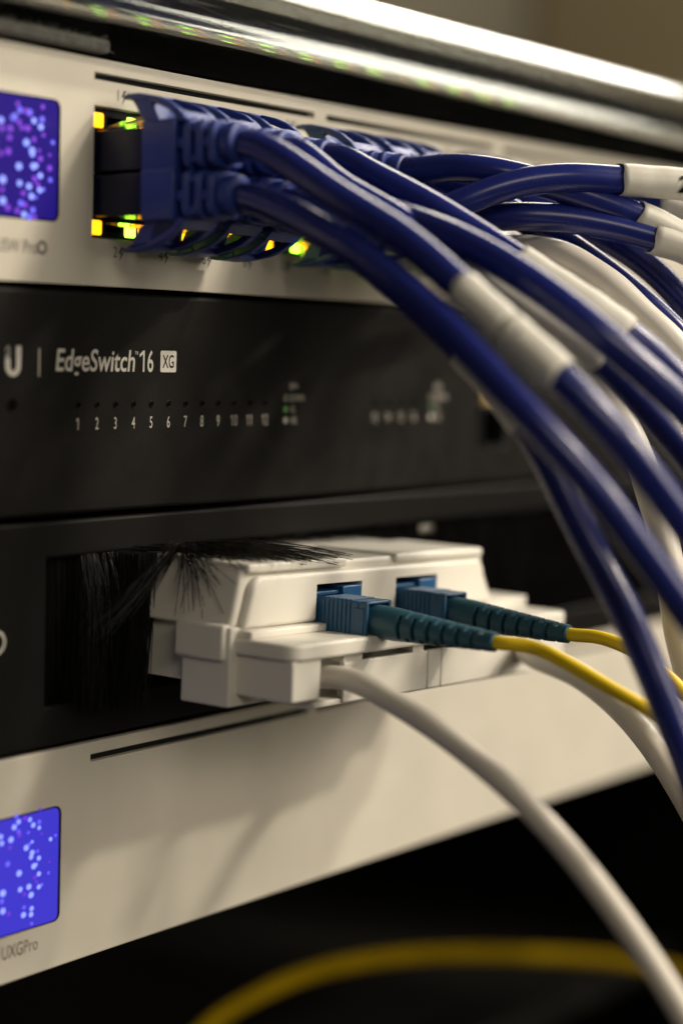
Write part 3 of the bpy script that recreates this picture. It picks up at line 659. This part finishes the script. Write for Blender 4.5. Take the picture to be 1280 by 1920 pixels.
# ------------------------------------------------------------------ brush bristles
def bristle(bm, pts, r=0.11):
    tube(bm, pts, lambda k, n=len(pts): r*(1-0.45*k/(n-1)), 3, cap=False)
def mk_bristles():
    R = random.uniform; bm = bmesh.new()
    zt = SZ1+0.2
    # hanging rows left of the terminal and right of it
    for i in range(2600):
        x = R(-4.6, 13.5) if i < 1100 else R(112, 300)
        y = R(1.9, 5.2); l = R(26, 29.5)
        dx = R(-.7, .7); dy = R(-.6, .4)
        bristle(bm, [Vector((x, y, zt)), Vector((x+dx*.3, y+dy*.4, zt-l*.5)), Vector((x+dx, y+dy, zt-l))])
    # loosened tufts in front of the slot and of the terminal's rear flank
    for i in range(1050):
        x = R(5, 19); l = R(25, 31); k = R(0, 1)
        y0 = R(1.7, 4.0) if x < 13 else R(-7.5, 1.5)
        fwd = R(1, 8)*k if x < 13 else R(-1, 4)
        p0 = Vector((x, y0, zt)); tip = Vector((x-R(1.0, 4.5)-(x-5)*0.28, y0-fwd-R(0, 2), zt-l+R(-1.5, 1.0)))
        mid = (p0+tip)/2+Vector((R(-.4, .9), -R(0, 2.0)*k, 0))
        bristle(bm, [p0, (p0*2+mid)/3+Vector((0, -.3, 0)), mid, (mid+tip*2)/3, tip], 0.12)
    o = mesh_obj('brush_bristles', bm, 'bristle', bp, smooth=True, angle=180); o['kind'] = 'stuff'
    bm = bmesh.new()
    # thin glossy strands hanging loosely in front
    for i in range(60):
        p0 = Vector((R(4, 17), R(-2.5, 0.5), zt)); l = R(12, 29)
        tip = p0+Vector((R(-3.5, .8), -R(0, 4), -l)); mid = (p0+tip)/2+Vector((R(-.5, .9), -R(0, 1.2), 0))
        bristle(bm, [p0, (p0+mid)/2+Vector((0, -.3, 0)), mid, (mid+tip)/2, tip], 0.11)
    # the bundle sweeping down to the left
    root, end = at(330, 1022, 391), at(196, 1190, 381)
    for i in range(34):
        p0 = root+Vector((R(-1.8, 1.8), R(-1.0, 1.0), R(-.2, .8))); s = R(.5, 1.08)
        tip = p0+(end-root)*s+Vector((R(-2.2, 2.2), R(-1.8, 1.8), R(-2, 2)))
        mid = (p0+tip)/2+Vector((R(-.3, .3)+0.2, -0.8, R(-.4, .6)))
        bristle(bm, [p0, (p0*.6+mid*.4), mid, (mid*.45+tip*.55), tip], 0.12)
    # the fan spreading from the parting over roof and flank
    fr_ = at(345, 1026, 392)
    for i in range(150):
        k = R(0, 1)
        if k < .55: tp_ = aty(R(430, 665), R(1036, 1062), -R(24, 35))
        elif k < .8: tp_ = aty(R(380, 520), R(1050, 1100), -R(22, 31))
        else: tp_ = at(R(318, 420), R(1070, 1165), R(380, 388))
        p0 = fr_+Vector((R(-3, 4), R(-1.5, 1.5), R(-.3, .8)))
        if k < .55: p0.x += R(0, 9)
        mid = (p0+tp_)/2+Vector((0, -.5, R(.5, 1.6)))
        bristle(bm, [p0, (p0*.6+mid*.4)+Vector((0, 0, .2)), mid, (mid+tp_)/2+Vector((0, 0, .25)), tp_], 0.12)
    # stray ones hanging over the terminal's left flank
    for i in range(150):
        p0 = Vector((R(15.5, 22), R(-1, 3), zt)); a = R(0, 1); l = R(4, 13) if a < .75 else R(12, 17)
        d = Vector((R(-.25, .55), -R(.25, .9), -R(.6, 1.0))).normalized()*l
        bristle(bm, [p0, p0+d*.35+Vector((0, -.8, .5)), p0+d*.7+Vector((0, -.5, .5)), p0+d], 0.10)
    # those pushed out over the terminal's roof, pointing outwards
    for i in range(420):
        x = R(16, 104)
        out = R(2, 6) if x > 48 else R(6, 22)
        z = zt+0.1-(x-13.6)*math.sin(TILT)*0.7
        dx = R(-1, 6) if x < 45 else R(-1, 2)
        p0 = Vector((x, R(1, 4), z)); lift = R(.2, 1.1)
        zr = OZ+27.9-(x-13.6)*math.sin(TILT)
        tip = Vector((x+dx, p0.y-out, zr+R(0.0, .8)))
        mid = (p0+tip)/2; mid.z = zr+R(.2, .9)
        bristle(bm, [p0, (p0+mid)/2, mid, (mid+tip)/2+Vector((0, 0, R(0, .3))), tip], 0.10)
    # longest spray reaching over the front edge
    for i in range(100):
        x = R(17, 36); zr = OZ+28.1-(x-13.6)*math.sin(TILT); o_ = R(24, 37); s = R(0, 1)
        p0 = Vector((x, R(0, 3), zt)); tip = Vector((x+R(2, 10), -o_*.98, zr-R(-.9, 1.3)*s-0.1))
        mid = (p0+tip)/2; mid.z = zr+R(.2, 1.0)
        bristle(bm, [p0, (p0+mid)/2, mid, (mid+tip)/2+Vector((0, 0, .25)), tip], 0.10)
    o = mesh_obj('loose_bristles', bm, 'loose', bp, smooth=True, angle=180); o['kind'] = 'stuff'
mk_bristles()

# ------------------------------------------------------------------ under the gateway, in the dark
plain_cable('yellow_cable', 'yellow cable, shade put into its colour, looping in the dark space under the gateway', 'cable',
            [aty(300, 2010, 50), aty(395, 1918, 56), aty(470, 1872, 60), aty(560, 1832, 64), aty(660, 1806, 66), aty(800, 1790, 66), aty(950, 1790, 64), aty(1100, 1797, 60), aty(1200, 1808, 56), aty(1330, 1840, 50)], 3.0, 'shaded_yellow')
sh = thing('equipment_shelf', 'dark grey steel shelf below the looping yellow cable', 'shelf')
bm = bmesh.new(); plate(bm, X0+4, X1+60, 82, 300, [], -116, -114)
for v in bm.verts: v.co = Vector((v.co.x, v.co.z, v.co.y))
mesh_obj('tray', bm, 'shelfgrey', sh, bevel=0.4)
boxo('front_lip', 'shelfgrey', sh, X0+4, X1+60, 79, 81.9, -122, -110, 0.4)
